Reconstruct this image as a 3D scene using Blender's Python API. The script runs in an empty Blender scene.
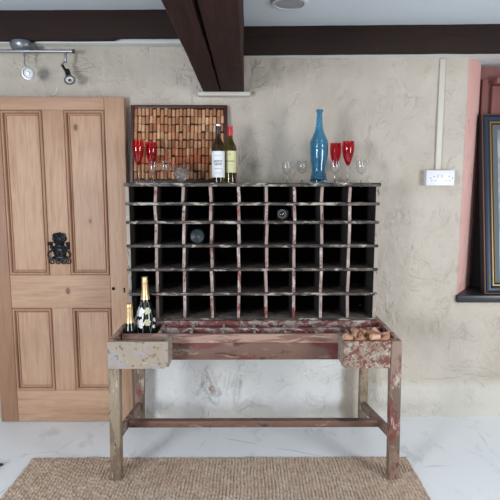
import bpy, bmesh, math, random
import numpy as np
from mathutils import Vector, Matrix, Euler
random.seed(7)
C = bpy.context.scene.collection
PI = math.pi
sc = bpy.context.scene

# ------------------------------------------------------------------ camera (eye 1.5 m, back wall at Y = 3.13)
TILT = 7.18
CT, ST = math.cos(math.radians(TILT)), math.sin(math.radians(TILT))
cam_d = bpy.data.cameras.new('camera'); cam = bpy.data.objects.new('camera', cam_d); C.objects.link(cam)
cam_d.sensor_width = 36; cam_d.lens = 36.0; cam_d.clip_start = 0.05
cam.location = (0, 0, 1.5)
cam.rotation_euler = (math.radians(90 - TILT), 0, math.radians(-0.34))
sc.camera = cam

def at(u, v, Y):
    """the point of the room at distance Y that the photograph shows at pixel (u, v)"""
    vv = v - 250
    k = Y / (500 * CT - vv * ST)
    z = 1.5 + (-500 * ST - vv * CT) * k
    return Vector(((u - 247) * k, Y, z))

# ------------------------------------------------------------------ object helpers
def tag(o, label=None, cat=None, group=None, kind=None):
    if label: o['label'] = label
    if cat: o['category'] = cat
    if group: o['group'] = group
    if kind: o['kind'] = kind
    return o

def empty(name, loc=(0, 0, 0), rot=(0, 0, 0), label=None, cat=None, group=None):
    o = bpy.data.objects.new(name, None); C.objects.link(o)
    o.location = loc; o.rotation_euler = rot; o.empty_display_size = 0.05
    return tag(o, label, cat, group)

def copy_tree(o, parent=None):
    c = o.copy(); C.objects.link(c); c.parent = parent
    for ch in list(o.children):
        copy_tree(ch, c)
    return c

class MB:
    def __init__(self): self.bm = bmesh.new()
    def box(self, lo, hi, bevel=0.0, seg=2, mat=0, rot=None, pivot=None, smooth=True):
        r = bmesh.ops.create_cube(self.bm, size=1.0)
        vs = r['verts']
        lo = Vector(lo); hi = Vector(hi)
        c = (lo + hi) / 2; s = hi - lo
        for v in vs: v.co = Vector((v.co.x * s.x, v.co.y * s.y, v.co.z * s.z)) + c
        fs = set(f for v in vs for f in v.link_faces)
        if bevel > 0:
            es = list(set(e for v in vs for e in v.link_edges))
            rb = bmesh.ops.bevel(self.bm, geom=es, offset=min(bevel, min(s) * 0.45), segments=seg, affect='EDGES', profile=0.5)
            fs = set(rb['faces']) | set(f for f in fs if f.is_valid)
            vs = list(set(v for f in fs for v in f.verts))
        for f in fs: f.material_index = mat
        if rot is not None:
            p = Vector(pivot) if pivot is not None else c
            M = Matrix.Translation(p) @ Euler(rot).to_matrix().to_4x4() @ Matrix.Translation(-p)
            bmesh.ops.transform(self.bm, matrix=M, verts=vs)
        return vs
    def beam(self, a, b, w, h, bevel=0.003, up=(0, 0, 1)):
        """a bar of w x h section from a to b"""
        a = Vector(a); b = Vector(b); d = b - a; L = d.length; d.normalize()
        x = d.cross(Vector(up)).normalized(); y = x.cross(d).normalized()
        vs = self.box((-w / 2, -h / 2, 0), (w / 2, h / 2, L), bevel)
        M = Matrix(((x.x, y.x, d.x, a.x), (x.y, y.y, d.y, a.y), (x.z, y.z, d.z, a.z), (0, 0, 0, 1)))
        bmesh.ops.transform(self.bm, matrix=M, verts=vs)
        return vs
    def lathe(self, prof, n=24, M=None, mat=0, flute=None):
        """prof: list of (r, z); a first or last r of 0 closes the end"""
        rings = []
        for r, z in prof:
            if r < 1e-6: rings.append([self.bm.verts.new((0, 0, z))])
            else:
                ring = []
                for i in range(n):
                    a = 2 * PI * i / n
                    rr = r * (1 + (flute(a, z) if flute else 0))
                    ring.append(self.bm.verts.new((rr * math.cos(a), rr * math.sin(a), z)))
                rings.append(ring)
        for A, B in zip(rings, rings[1:]):
            for i in range(n):
                j = (i + 1) % n
                if len(A) == 1 and len(B) == 1: continue
                if len(A) == 1: f = self.bm.faces.new((A[0], B[i], B[j]))
                elif len(B) == 1: f = self.bm.faces.new((A[i], A[j], B[0]))
                else: f = self.bm.faces.new((A[i], A[j], B[j], B[i]))
                f.material_index = mat
        vs = [v for r in rings for v in r]
        if M is not None: bmesh.ops.transform(self.bm, matrix=M, verts=vs)
        return vs
    def tube(self, pts, r, n=10, closed=False):
        pts = [Vector(p) for p in pts]; rings = []
        m = len(pts)
        rad = r if isinstance(r, (list, tuple)) else [r] * m
        prev = None
        for i, p in enumerate(pts):
            if closed: d = pts[(i + 1) % m] - pts[i - 1]
            else: d = pts[min(i + 1, m - 1)] - pts[max(i - 1, 0)]
            d.normalize()
            if prev is None:
                x = d.orthogonal().normalized()
            else:
                x = (prev - d * prev.dot(d)).normalized()
            prev = x; y = d.cross(x)
            rings.append([self.bm.verts.new(p + (x * math.cos(2 * PI * k / n) + y * math.sin(2 * PI * k / n)) * rad[i]) for k in range(n)])
        pairs = list(zip(rings, rings[1:])) + ([(rings[-1], rings[0])] if closed else [])
        for A, B in pairs:
            for k in range(n):
                self.bm.faces.new((A[k], A[(k + 1) % n], B[(k + 1) % n], B[k]))
        if not closed:
            self.bm.faces.new(rings[0][::-1]); self.bm.faces.new(rings[-1])
        return [v for r in rings for v in r]
    def blob(self, c, s, rot=None, sub=2):
        r = bmesh.ops.create_icosphere(self.bm, subdivisions=sub, radius=1.0)
        M = Matrix.Translation(Vector(c)) @ (Euler(rot).to_matrix().to_4x4() if rot else Matrix()) @ Matrix.Diagonal((s[0], s[1], s[2], 1))
        bmesh.ops.transform(self.bm, matrix=M, verts=r['verts'])
        return r['verts']
    def prism(self, poly, y0, y1, axis='y'):
        """poly in (x, z), extruded along y"""
        A = [self.bm.verts.new((x, y0, z)) for x, z in poly]; B = [self.bm.verts.new((x, y1, z)) for x, z in poly]
        n = len(poly)
        self.bm.faces.new(A); self.bm.faces.new(B[::-1])
        for i in range(n):
            j = (i + 1) % n
            self.bm.faces.new((A[j], A[i], B[i], B[j]))
        return A + B
    def build(self, name, mats, parent=None, smooth=True, angle=40):
        bmesh.ops.recalc_face_normals(self.bm, faces=self.bm.faces)
        me = bpy.data.meshes.new(name); self.bm.to_mesh(me); self.bm.free()
        for m in (mats if isinstance(mats, (list, tuple)) else [mats]): me.materials.append(m)
        if smooth:
            me.polygons.foreach_set('use_smooth', [True] * len(me.polygons))
            try: me.set_sharp_from_angle(angle=math.radians(angle))
            except Exception: pass
        o = bpy.data.objects.new(name, me); C.objects.link(o)
        if parent is not None: o.parent = parent
        return o

def grid_mesh(name, V, nx, ny, mask, mats, kind=None):
    """a numpy grid of points (ny, nx, 3) as one mesh"""
    idx = np.arange(nx * ny).reshape(ny, nx)
    q = np.stack([idx[:-1, :-1], idx[:-1, 1:], idx[1:, 1:], idx[1:, :-1]], -1)
    if mask is not None: q = q[mask]
    q = q.reshape(-1, 4)
    me = bpy.data.meshes.new(name)
    me.vertices.add(nx * ny); me.vertices.foreach_set('co', V.reshape(-1).astype(np.float32))
    me.loops.add(q.size); me.loops.foreach_set('vertex_index', q.reshape(-1).astype(np.int32))
    me.polygons.add(len(q)); me.polygons.foreach_set('loop_start', (np.arange(len(q)) * 4).astype(np.int32))
    me.polygons.foreach_set('use_smooth', np.ones(len(q), dtype=bool))
    me.update(calc_edges=True); me.validate()
    for m in (mats if isinstance(mats, (list, tuple)) else [mats]): me.materials.append(m)
    o = bpy.data.objects.new(name, me); C.objects.link(o)
    if kind: o['kind'] = kind
    return o

def vnoise(x, y, seed):
    rs = np.random.RandomState(seed); T = rs.rand(256, 256)
    xi = np.floor(x).astype(int); yi = np.floor(y).astype(int); fx = x - xi; fy = y - yi
    fx = fx * fx * (3 - 2 * fx); fy = fy * fy * (3 - 2 * fy)
    g = lambda a, b: T[a % 256, b % 256]
    return (g(xi, yi) * (1 - fx) + g(xi + 1, yi) * fx) * (1 - fy) + (g(xi, yi + 1) * (1 - fx) + g(xi + 1, yi + 1) * fx) * fy
def fbm(x, y, seed, o=4):
    s = 0; a = 0.5; n = 0
    for k in range(o):
        s = s + a * vnoise(x * 2 ** k, y * 2 ** k, seed + k); n += a; a *= 0.5
    return s / n

# ------------------------------------------------------------------ materials
class NT:
    def __init__(self, name):
        self.m = bpy.data.materials.new(name); self.m.use_nodes = True
        self.t = self.m.node_tree; self.p = self.t.nodes['Principled BSDF']
    def n(self, typ, **kw):
        nd = self.t.nodes.new(typ)
        for k, v in kw.items():
            if hasattr(nd, k) and k not in nd.inputs: setattr(nd, k, v)
            else: nd.inputs[k].default_value = v
        return nd
    def l(self, a, b): self.t.links.new(a, b)
    def pos(self, scale=(1, 1, 1), loc=(0, 0, 0), rot=(0, 0, 0), obj=False):
        m = self.n('ShaderNodeMapping')
        m.inputs['Scale'].default_value = scale; m.inputs['Location'].default_value = loc; m.inputs['Rotation'].default_value = rot
        if obj: self.l(self.n('ShaderNodeTexCoord').outputs['Object'], m.inputs[0])
        else: self.l(self.n('ShaderNodeNewGeometry').outputs['Position'], m.inputs[0])
        return m.outputs[0]
    def noise(self, vec, scale, detail=4, rough=0.55, dist=0.0):
        nd = self.n('ShaderNodeTexNoise'); nd.inputs['Scale'].default_value = scale; nd.inputs['Detail'].default_value = detail
        nd.inputs['Roughness'].default_value = rough; nd.inputs['Distortion'].default_value = dist
        self.l(vec, nd.inputs['Vector']); return nd.outputs['Fac']
    def ramp(self, fac, stops, interp='LINEAR'):
        r = self.n('ShaderNodeValToRGB'); cr = r.color_ramp; cr.interpolation = interp
        while len(cr.elements) < len(stops): cr.elements.new(0.5)
        for e, (p, c) in zip(cr.elements, stops):
            e.position = p; e.color = (c[0], c[1], c[2], 1) if not isinstance(c, (int, float)) else (c, c, c, 1)
        self.l(fac, r.inputs[0]); return r.outputs[0]
    def mix(self, fac, a, b, mode='MIX'):
        nd = self.n('ShaderNodeMix'); nd.data_type = 'RGBA'; nd.blend_type = mode
        for i, v in ((0, fac), (6, a), (7, b)):
            if hasattr(v, 'is_output'): self.l(v, nd.inputs[i])
            elif i == 0: nd.inputs[0].default_value = v
            else: nd.inputs[i].default_value = (*v, 1)
        return nd.outputs[2]
    def math(self, op, a, b=0.0, clamp=False):
        nd = self.n('ShaderNodeMath'); nd.operation = op; nd.use_clamp = clamp
        for i, v in ((0, a), (1, b)):
            if hasattr(v, 'is_output'): self.l(v, nd.inputs[i])
            else: nd.inputs[i].default_value = v
        return nd.outputs[0]
    def bump(self, h, strength=0.3, dist=0.002):
        b = self.n('ShaderNodeBump'); b.inputs['Strength'].default_value = strength; b.inputs['Distance'].default_value = dist
        self.l(h, b.inputs['Height']); self.l(b.outputs[0], self.p.inputs['Normal'])
    def col(self, c):
        if hasattr(c, 'is_output'): self.l(c, self.p.inputs['Base Color'])
        else: self.p.inputs['Base Color'].default_value = (*c, 1)
        return self
    def set(self, **kw):
        for k, v in kw.items(): self.p.inputs[k.replace('_', ' ')].default_value = v
        return self

def srgb(r, g, b):
    f = lambda c: (c / 255 / 12.92) if c / 255 <= 0.04045 else ((c / 255 + 0.055) / 1.055) ** 2.4
    return (f(r), f(g), f(b))

def plain(name, c, rough=0.5, metal=0.0, bump=0.0, bscale=60, var=0.0):
    t = NT(name); t.set(Roughness=rough, Metallic=metal)
    if var or bump:
        f = t.noise(t.pos(obj=True), bscale, 4)
        t.col(t.mix(f, tuple(x * (1 - var) for x in c), tuple(min(1, x * (1 + var)) for x in c)))
        if bump: t.bump(f, bump, 0.002)
    else: t.col(c)
    return t.m

def chippy(name, base, layers, rough=0.62, offs=0.0, bump=0.5, sub=None, stretch=(1, 1, 1)):
    """old paint: base colour, then (colour, noise scale, threshold, detail, squeeze) coats laid over one another"""
    t = NT(name); t.set(Roughness=rough)
    v = t.pos(scale=stretch, loc=(offs, offs * 1.7, offs * 0.6))
    f0 = t.noise(v, 9, 5)
    c = t.mix(f0, tuple(x * 0.82 for x in base), tuple(min(1, x * 1.15) for x in base))
    hs = None
    for k, (col, s, th, det, sq) in enumerate(layers):
        vv = t.pos(scale=tuple(a * b for a, b in zip(sq, stretch)), loc=(offs + 3.1 * k, 1.3 * k + offs, 7.7 * k))
        f = t.noise(vv, s * 2.6, det, 0.68, 0.5)
        m = t.ramp(f, [(th - 0.01, 0.0), (th + 0.04, 1.0)])
        c = t.mix(m, c, col)
        hs = m if hs is None else t.math('SUBTRACT', hs, t.math('MULTIPLY', m, 0.6))
    t.col(c)
    fine = t.noise(v, 140, 3)
    t.bump(t.math('ADD', t.math('MULTIPLY', hs, 0.8), fine), bump, 0.0012)
    return t.m

RED = srgb(128, 56, 54); DRED = srgb(105, 40, 42); PALE = srgb(196, 182, 168); GREYP = srgb(182, 174, 166); BARE = srgb(128, 100, 82); DARK = srgb(52, 42, 38)
one = (1, 1, 1)
M_box = chippy('paint_cream_box', srgb(158, 144, 128), [(srgb(154, 147, 144), 3, 0.50, 4, one), (srgb(112, 84, 70), 13, 0.575, 7, one), (srgb(182, 172, 160), 7, 0.62, 5, one), (srgb(112, 62, 54), 9, 0.65, 6, one), (DARK, 24, 0.66, 5, one)])
M_boxr = chippy('paint_red_flaked_box', srgb(146, 126, 110), [(srgb(164, 152, 138), 7, 0.52, 5, one), (srgb(112, 58, 52), 15, 0.50, 8, one), (srgb(92, 70, 60), 24, 0.55, 7, one), (srgb(184, 170, 154), 18, 0.61, 6, one)], offs=2.3)
M_leg = chippy('paint_leg', srgb(144, 128, 106), [(srgb(118, 102, 85), 4, 0.50, 5, (1, 1, 0.3)), (srgb(112, 60, 52), 7, 0.62, 6, (1, 1, 0.4)), (srgb(64, 50, 44), 16, 0.61, 6, (1, 1, 0.4)), (srgb(172, 160, 144), 9, 0.62, 5, (1, 1, 0.4))], offs=0.9)
M_legr = chippy('paint_leg_red', srgb(138, 114, 100), [(srgb(104, 86, 72), 4, 0.5, 5, (1, 1, 0.3)), (srgb(118, 56, 52), 4.5, 0.56, 6, (1, 1, 0.4)), (srgb(176, 160, 148), 9, 0.60, 6, (1, 1, 0.4)), (srgb(64, 48, 42), 16, 0.62, 6, (1, 1, 0.4))], offs=1.6)
M_rail = chippy('paint_rail_red', srgb(112, 84, 72), [(srgb(108, 52, 52), 3.4, 0.53, 6, (0.3, 1, 1)), (srgb(150, 124, 104), 5, 0.59, 6, (0.3, 1, 1.4)), (srgb(146, 132, 126), 6, 0.63, 6, (0.3, 1, 1.4)), (srgb(66, 48, 42), 7, 0.60, 6, (0.35, 1, 1))], offs=4.1)
M_ledge = chippy('worn_pink_wood', srgb(164, 132, 118), [(srgb(124, 90, 78), 9, 0.51, 6, (0.12, 1, 1)), (srgb(184, 158, 144), 12, 0.58, 6, (0.12, 1, 1)), (srgb(112, 56, 54), 5, 0.60, 6, (0.25, 1, 1))], offs=5.0)
M_tray = chippy('paint_tray_red', srgb(146, 130, 122), [(srgb(106, 46, 44), 6, 0.47, 6, (0.6, 1, 1)), (srgb(174, 164, 158), 8, 0.58, 6, (0.6, 1, 1)), (srgb(78, 50, 44), 18, 0.58, 6, one)], offs=6.2)
M_trayd = chippy('tray_divider_wood', srgb(180, 168, 156), [(srgb(120, 96, 82), 8, 0.58, 5, one), (srgb(112, 52, 50), 7, 0.64, 6, one)], offs=6.9)
M_edge = chippy('chipped_black_white_edge', srgb(76, 67, 61), [(srgb(172, 163, 152), 14, 0.535, 7, (0.35, 1, 1)), (srgb(28, 25, 24), 13, 0.52, 7, (0.4, 1, 1)), (srgb(124, 96, 76), 10, 0.62, 6, (0.4, 1, 1))], offs=8.0)
M_div = chippy('divider_edge_paint', srgb(160, 138, 130), [(srgb(190, 176, 170), 8, 0.55, 6, (1, 1, 0.5)), (srgb(126, 58, 54), 5, 0.56, 6, (1, 1, 0.6)), (srgb(84, 64, 57), 16, 0.58, 7, (1, 1, 0.6))], offs=9.0)
M_side = chippy('rack_side_paint', srgb(160, 148, 138), [(srgb(136, 66, 62), 6, 0.63, 6, (1, 1, 0.4)), (srgb(100, 84, 76), 10, 0.58, 6, (1, 1, 0.4)), (PALE, 9, 0.61, 5, (1, 1, 0.5))], offs=10.0)
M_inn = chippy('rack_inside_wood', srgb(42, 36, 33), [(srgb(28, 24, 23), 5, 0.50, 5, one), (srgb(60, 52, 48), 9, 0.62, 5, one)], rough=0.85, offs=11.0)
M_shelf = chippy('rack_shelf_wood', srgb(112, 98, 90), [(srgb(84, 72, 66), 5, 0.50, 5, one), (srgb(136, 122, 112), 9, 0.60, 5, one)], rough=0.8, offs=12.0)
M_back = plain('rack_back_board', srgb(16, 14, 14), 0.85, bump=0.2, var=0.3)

def wood(name, light, mid, dark, axis='z', knots=True, rough=0.55, gs=1.0):
    t = NT(name); t.set(Roughness=rough)
    st = {'z': (1, 1, 0.07), 'x': (0.07, 1, 1)}[axis]
    v = t.pos(scale=st)
    f1 = t.noise(v, 26 * gs, 5, 0.6, 0.6)
    f2 = t.noise(v, 120 * gs, 4, 0.6)
    f3 = t.noise(t.pos(), 2.2, 3)
    c = t.ramp(f1, [(0.25, mid), (0.5, light), (0.8, mid)])
    c = t.mix(t.math('MULTIPLY', t.ramp(f2, [(0.45, 0.0), (0.75, 1.0)]), 0.18), c, dark)
    c = t.mix(t.math('MULTIPLY', t.ramp(f3, [(0.45, 0.0), (0.7, 1.0)]), 0.5), c, mid)
    if knots:
        vo = t.n('ShaderNodeTexVoronoi'); vo.inputs['Scale'].default_value = 6.5; vo.inputs['Randomness'].default_value = 1.0
        t.l(t.pos(scale=(1, 0.001, 0.62), loc=(3.3, 0, 1.1)), vo.inputs['Vector'])
        d = vo.outputs['Distance']
        k1 = t.ramp(d, [(0.065, 1.0), (0.105, 0.0)])
        k2 = t.ramp(d, [(0.07, 0.7), (0.22, 0.0)])
        c = t.mix(t.math('MULTIPLY', k2, 0.45), c, mid); c = t.mix(t.math('MULTIPLY', k1, 0.75), c, dark)
    t.col(c); t.bump(t.math('ADD', f2, f1), 0.12, 0.001)
    return t.m
PL, PM, PD = srgb(190, 155, 128), srgb(164, 122, 94), srgb(80, 48, 36)
M_pine = wood('stripped_pine', PL, PM, PD, 'z')
M_pinex = wood('stripped_pine_rail', PL, PM, PD, 'x')
M_pined = wood('darker_pine_stile', srgb(160, 120, 94), srgb(136, 98, 74), srgb(76, 46, 34), 'z')
M_mould = wood('pine_moulding', srgb(178, 138, 112), srgb(150, 108, 84), srgb(84, 50, 36), 'z', knots=False)
M_beam = wood('dark_oak_beam', srgb(46, 32, 28), srgb(32, 23, 21), srgb(13, 10, 10), 'x', knots=False, rough=0.75, gs=0.8)
M_beam.node_tree.nodes['Principled BSDF'].inputs['Specular IOR Level'].default_value = 0.2
tb = NT('dark_oak_long'); tb.set(Roughness=0.75, Specular_IOR_Level=0.2)
_v = tb.pos(scale=(1, 0.06, 1)); _f = tb.noise(_v, 30, 5, 0.62, 0.5); _g = tb.noise(_v, 120, 4)
tb.col(tb.mix(tb.ramp(_g, [(0.4, 0.0), (0.75, 0.7)]), tb.ramp(_f, [(0.3, srgb(36, 22, 20)), (0.55, srgb(56, 34, 29)), (0.75, srgb(34, 24, 22))]), srgb(28, 19, 18)))
tb.bump(tb.math('ADD', _f, _g), 0.35, 0.003); M_beamy = tb.m
M_ditch = plain('groove_dark', srgb(14, 10, 10), 0.9)

# plaster walls
def plaster(name, c1, c2, patch=False):
    t = NT(name); t.set(Roughness=0.72, Specular_IOR_Level=0.25)
    v = t.pos()
    f = t.noise(v, 3.0, 5, 0.55)
    g = t.noise(v, 22, 4, 0.6)
    c = t.mix(t.ramp(f, [(0.35, 0.0), (0.65, 1.0)]), c1, c2)
    c = t.mix(t.math('MULTIPLY', t.ramp(g, [(0.62, 0.0), (0.74, 1.0)]), 0.08), c, tuple(x * 0.78 for x in c1))
    if patch:
        sx = t.n('ShaderNodeSeparateXYZ'); t.l(v, sx.inputs[0])
        wob = t.math('MULTIPLY', t.math('SUBTRACT', t.noise(v, 6, 4), 0.5), 0.10)
        xx = t.math('ADD', sx.outputs['X'], wob); zz = t.math('ADD', sx.outputs['Z'], wob)
        mx = t.math('MULTIPLY', t.ramp(t.math('ADD', xx, 1.0), [(0.24, 0.0), (0.26, 1.0)]), 1.0)
        mx2 = t.ramp(t.math('MULTIPLY', t.math('ADD', xx, 1.0), 0.5), [(0.80, 1.0), (0.815, 0.0)])
        mz = t.ramp(zz, [(0.60, 1.0), (0.64, 0.0)])
        m = t.math('MULTIPLY', t.math('MULTIPLY', mx, mx2), mz)
        c = t.mix(m, c, srgb(214, 214, 212))
        # scuffed band just above the floor
        low = t.math('MULTIPLY', t.ramp(t.math('ADD', zz, t.math('MULTIPLY', t.noise(v, 14, 5), 0.12)), [(0.10, 0.6), (0.16, 0.0)]), 0.6)
        c = t.mix(low, c, srgb(176, 166, 146))
        band = t.math('MULTIPLY', t.ramp(zz, [(0.20, 1.0), (0.26, 0.0)]), t.ramp(t.math('SUBTRACT', xx, 0.2), [(0.55, 0.0), (0.62, 1.0)]))
        c = t.mix(t.math('MULTIPLY', band, 0.7), c, srgb(206, 202, 193))
        # two thin hairline cracks to the right of the table
        for (z0, x0, x1, amp) in ((0.268, 1.16, 1.40, 0.05), (0.250, 1.06, 1.11, 0.05)):
            w = t.math('MULTIPLY', t.math('SUBTRACT', t.noise(v, 5, 5), 0.5), amp * 2)
            d = t.math('ABSOLUTE', t.math('SUBTRACT', t.math('ADD', sx.outputs['Z'], w), z0))
            k = t.math('MULTIPLY', t.ramp(d, [(0.0008, 1.0), (0.0022, 0.0)]), t.math('MULTIPLY', t.math('GREATER_THAN', sx.outputs['X'], x0), t.math('LESS_THAN', sx.outputs['X'], x1)))
            c = t.mix(t.math('MULTIPLY', k, 0.4), c, srgb(110, 100, 90))
    t.col(c)
    # trowel marks: broken ridges and drips standing proud of the wall
    def ridge(scale, squeeze, loc, gs, g0, g1, k):
        vv = t.pos(scale=squeeze, loc=loc)
        nn = t.noise(vv, scale, 3, 0.55, 1.2)
        r = t.math('SUBTRACT', 1.0, t.math('MULTIPLY', t.math('ABSOLUTE', t.math('SUBTRACT', nn, 0.5)), k), True)
        gt = t.ramp(t.noise(t.pos(loc=loc), gs, 3, 0.6), [(g0, 0.0), (g1, 1.0)])
        return t.math('MULTIPLY', r, gt)
    h = t.math('ADD', t.math('MULTIPLY', ridge(9, (1, 1, 0.5), (3, 1, 2), 6, 0.53, 0.62, 15), 1.0), t.math('MULTIPLY', ridge(8, (0.6, 1, 1), (7, 4, 9), 5, 0.55, 0.63, 13), 0.8))
    h = t.math('ADD', h, t.math('MULTIPLY', ridge(20, (1, 1, 0.7), (1, 8, 5), 7, 0.54, 0.64, 10), 0.4))
    h = t.math('ADD', h, t.math('MULTIPLY', t.noise(v, 24, 3, 0.5), 0.7))
    h = t.math('ADD', h, t.math('MULTIPLY', t.noise(v, 90, 3), 0.15))
    t.bump(h, 0.6, 0.011)
    return t.m
M_wall = plaster('cream_plaster', srgb(179, 169, 156), srgb(193, 183, 171), True)
M_pink = plaster('pink_plaster', srgb(234, 182, 172), srgb(238, 192, 183))
M_dpink = wood('dusty_pink_timber', srgb(132, 84, 79), srgb(112, 68, 65), srgb(66, 36, 34), 'z', knots=False)
tc = NT('painted_ceiling'); tc.set(Roughness=0.7); _f = tc.noise(tc.pos(), 5, 4)
tc.col(tc.mix(_f, srgb(208, 217, 226), srgb(216, 224, 231))); tc.bump(tc.noise(tc.pos(), 30, 4), 0.15, 0.004); M_ceil = tc.m
M_white = plain('white_trim_paint', srgb(216, 218, 218), 0.55, bump=0.15, bscale=25, var=0.04)

tf = NT('white_painted_floor'); tf.set(Roughness=0.42)
_v = tf.pos(); _f = tf.noise(_v, 2.2, 6, 0.6); _g = tf.noise(tf.pos(scale=(1, 0.5, 1), loc=(4, 2, 0)), 7, 7, 0.68); _h = tf.noise(tf.pos(scale=(1, 1, 1), loc=(1, 9, 0)), 45, 5)
_c = tf.mix(_f, srgb(226, 231, 234), srgb(238, 241, 243))
_c = tf.mix(tf.math('MULTIPLY', tf.ramp(_g, [(0.56, 0.0), (0.66, 1.0)]), 0.35), _c, srgb(158, 164, 162))
_c = tf.mix(tf.math('MULTIPLY', tf.ramp(_h, [(0.70, 0.0), (0.74, 1.0)]), 0.5), _c, srgb(120, 112, 104))
_vo = tf.n('ShaderNodeTexVoronoi'); _vo.feature = 'DISTANCE_TO_EDGE'; _vo.inputs['Scale'].default_value = 1.5
_wv = tf.n('ShaderNodeMix'); _wv.data_type = 'VECTOR'; _wv.inputs[0].default_value = 0.06
_nz = tf.n('ShaderNodeTexNoise'); _nz.inputs['Scale'].default_value = 4.0; tf.l(_v, _nz.inputs['Vector'])
tf.l(_v, _wv.inputs[4]); tf.l(_nz.outputs['Color'], _wv.inputs[5]); tf.l(_wv.outputs[1], _vo.inputs['Vector'])
_ck = tf.math('MULTIPLY', tf.ramp(_vo.outputs['Distance'], [(0.002, 1.0), (0.006, 0.0)]), tf.ramp(_f, [(0.5, 0.0), (0.6, 0.45)]))
_c = tf.mix(_ck, _c, srgb(110, 108, 104))
tf.col(_c); tf.bump(tf.math('ADD', _g, tf.math('MULTIPLY', _h, 0.3)), 0.15, 0.004); M_floor = tf.m

tr = NT('jute'); tr.set(Roughness=0.9, Specular_IOR_Level=0.1)
_v = tr.pos(); _f = tr.noise(tr.pos(scale=(1, 0.35, 1)), 90, 4, 0.6); _g = tr.noise(_v, 4, 4)
_c = tr.ramp(_f, [(0.30, srgb(158, 134, 116)), (0.48, srgb(196, 173, 152)), (0.62, srgb(216, 197, 178)), (0.75, srgb(174, 152, 132))])
_c = tr.mix(tr.math('MULTIPLY', tr.ramp(_g, [(0.45, 0.0), (0.65, 1.0)]), 0.35), _c, srgb(184, 152, 126))
tr.col(_c); tr.bump(_f, 0.4, 0.003); M_jute = tr.m

def glass(name, c, rough=0.0, ior=1.45):
    t = NT(name); t.set(Roughness=rough, IOR=ior); t.col(c); t.p.inputs['Transmission Weight'].default_value = 1.0
    return t.m
M_clear = glass('clear_glass', (0.97, 0.98, 0.98))
M_redg = glass('red_glass', (0.84, 0.09, 0.12))
tg = NT('cut_crystal'); tg.set(Roughness=0.04, IOR=1.5); tg.col((0.98, 0.98, 0.99)); tg.p.inputs['Transmission Weight'].default_value = 0.93
_vo = tg.n('ShaderNodeTexVoronoi'); _vo.inputs['Scale'].default_value = 75; tg.l(tg.pos(obj=True), _vo.inputs['Vector']); tg.bump(_vo.outputs['Distance'], 1.0, 0.012); M_crys = tg.m
M_blue = glass('blue_glass', (0.30, 0.64, 0.88))
M_olive = glass('olive_wine_glass', srgb(84, 76, 26))
M_olive2 = glass('yellow_green_wine_glass', srgb(128, 120, 44))
M_green = plain('dark_green_bottle', srgb(14, 22, 16), 0.06)
M_greyring = plain('frosted_glass_ring', srgb(128, 130, 132), 0.2)
M_base = plain('dusty_green_bottle_base', srgb(38, 50, 53), 0.40, bump=0.2, bscale=80, var=0.2)
M_paper = plain('label_paper', srgb(226, 228, 230), 0.6)
M_cream = plain('cream_label_paper', srgb(214, 208, 158), 0.6)
M_ink = plain('label_ink', srgb(52, 54, 60), 0.6)
M_lgrey = plain('label_grey_ink', srgb(150, 152, 158), 0.6)
M_blackfoil = plain('black_capsule', srgb(22, 22, 26), 0.35)
M_redfoil = plain('red_capsule', srgb(190, 30, 42), 0.35)
M_gold = plain('gold_foil', srgb(224, 190, 140), 0.34, 0.65, bump=0.25, bscale=90, var=0.15)
M_silver = plain('silver_cap', srgb(210, 210, 212), 0.3, 0.9)
M_petal = plain('white_petal', srgb(238, 238, 236), 0.5)
M_petal2 = plain('pale_green_petal', srgb(206, 204, 168), 0.5)
M_iron = plain('black_cast_iron', srgb(26, 27, 31), 0.36, 0.5, bump=0.4, bscale=70, var=0.3)
M_chrome = plain('brushed_chrome', srgb(140, 144, 150), 0.34, 0.85)
M_lens = plain('lamp_glass', srgb(222, 224, 222), 0.12)
M_dkmetal = plain('dark_metal', srgb(50, 52, 56), 0.35, 0.8)
M_plastic = plain('white_plastic', srgb(222, 222, 228), 0.35)
M_hole = plain('hole_dark', srgb(20, 18, 20), 0.9)
M_greypl = plain('grey_vent_plastic', srgb(206, 208, 212), 0.5)
M_slate = plain('black_slate', srgb(34, 36, 42), 0.35, bump=0.2, bscale=20, var=0.2)
M_navy = wood('navy_frame_paint', srgb(25, 40, 60), srgb(21, 33, 51), srgb(12, 18, 30), 'z', knots=False, rough=0.35)
M_navyd = plain('dark_navy_paint', srgb(16, 17, 26), 0.5)
M_gilt = plain('gilt_strip', srgb(138, 116, 78), 0.4, 0.5, bump=0.3, bscale=60, var=0.2)
M_giltd = plain('worn_gilt_edge', srgb(100, 70, 52), 0.5, 0.2, bump=0.3, bscale=60, var=0.3)
tp = NT('faded_print'); tp.set(Roughness=0.35)
_f = tp.noise(tp.pos(loc=(0.3, 0, 0.7)), 9, 6, 0.6)
tp.col(tp.ramp(_f, [(0.3, srgb(112, 114, 116)), (0.5, srgb(150, 146, 138)), (0.62, srgb(176, 170, 158)), (0.75, srgb(120, 116, 110))])); M_print = tp.m
M_fdark = wood('dark_frame_wood', srgb(74, 44, 36), srgb(58, 34, 28), srgb(30, 18, 16), 'z', knots=False, rough=0.45)
M_boardback = plain('cork_board_backing', srgb(50, 28, 22), 0.8)

tk = NT('used_wine_cork'); tk.set(Roughness=0.8)
_at = tk.n('ShaderNodeAttribute'); _at.attribute_name = 'tint'
_f = tk.noise(tk.pos(), 160, 4, 0.65)
tk.col(tk.mix(tk.math('MULTIPLY', tk.ramp(_f, [(0.52, 0.0), (0.66, 1.0)]), 0.45), _at.outputs['Color'], srgb(92, 54, 36)))
tk.bump(_f, 0.3, 0.002); M_cork = tk.m
M_corkend = plain('cork_end', srgb(150, 110, 84), 0.85, bump=0.3, bscale=200, var=0.25)

def struct(o): o['kind'] = 'structure'; return o

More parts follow.
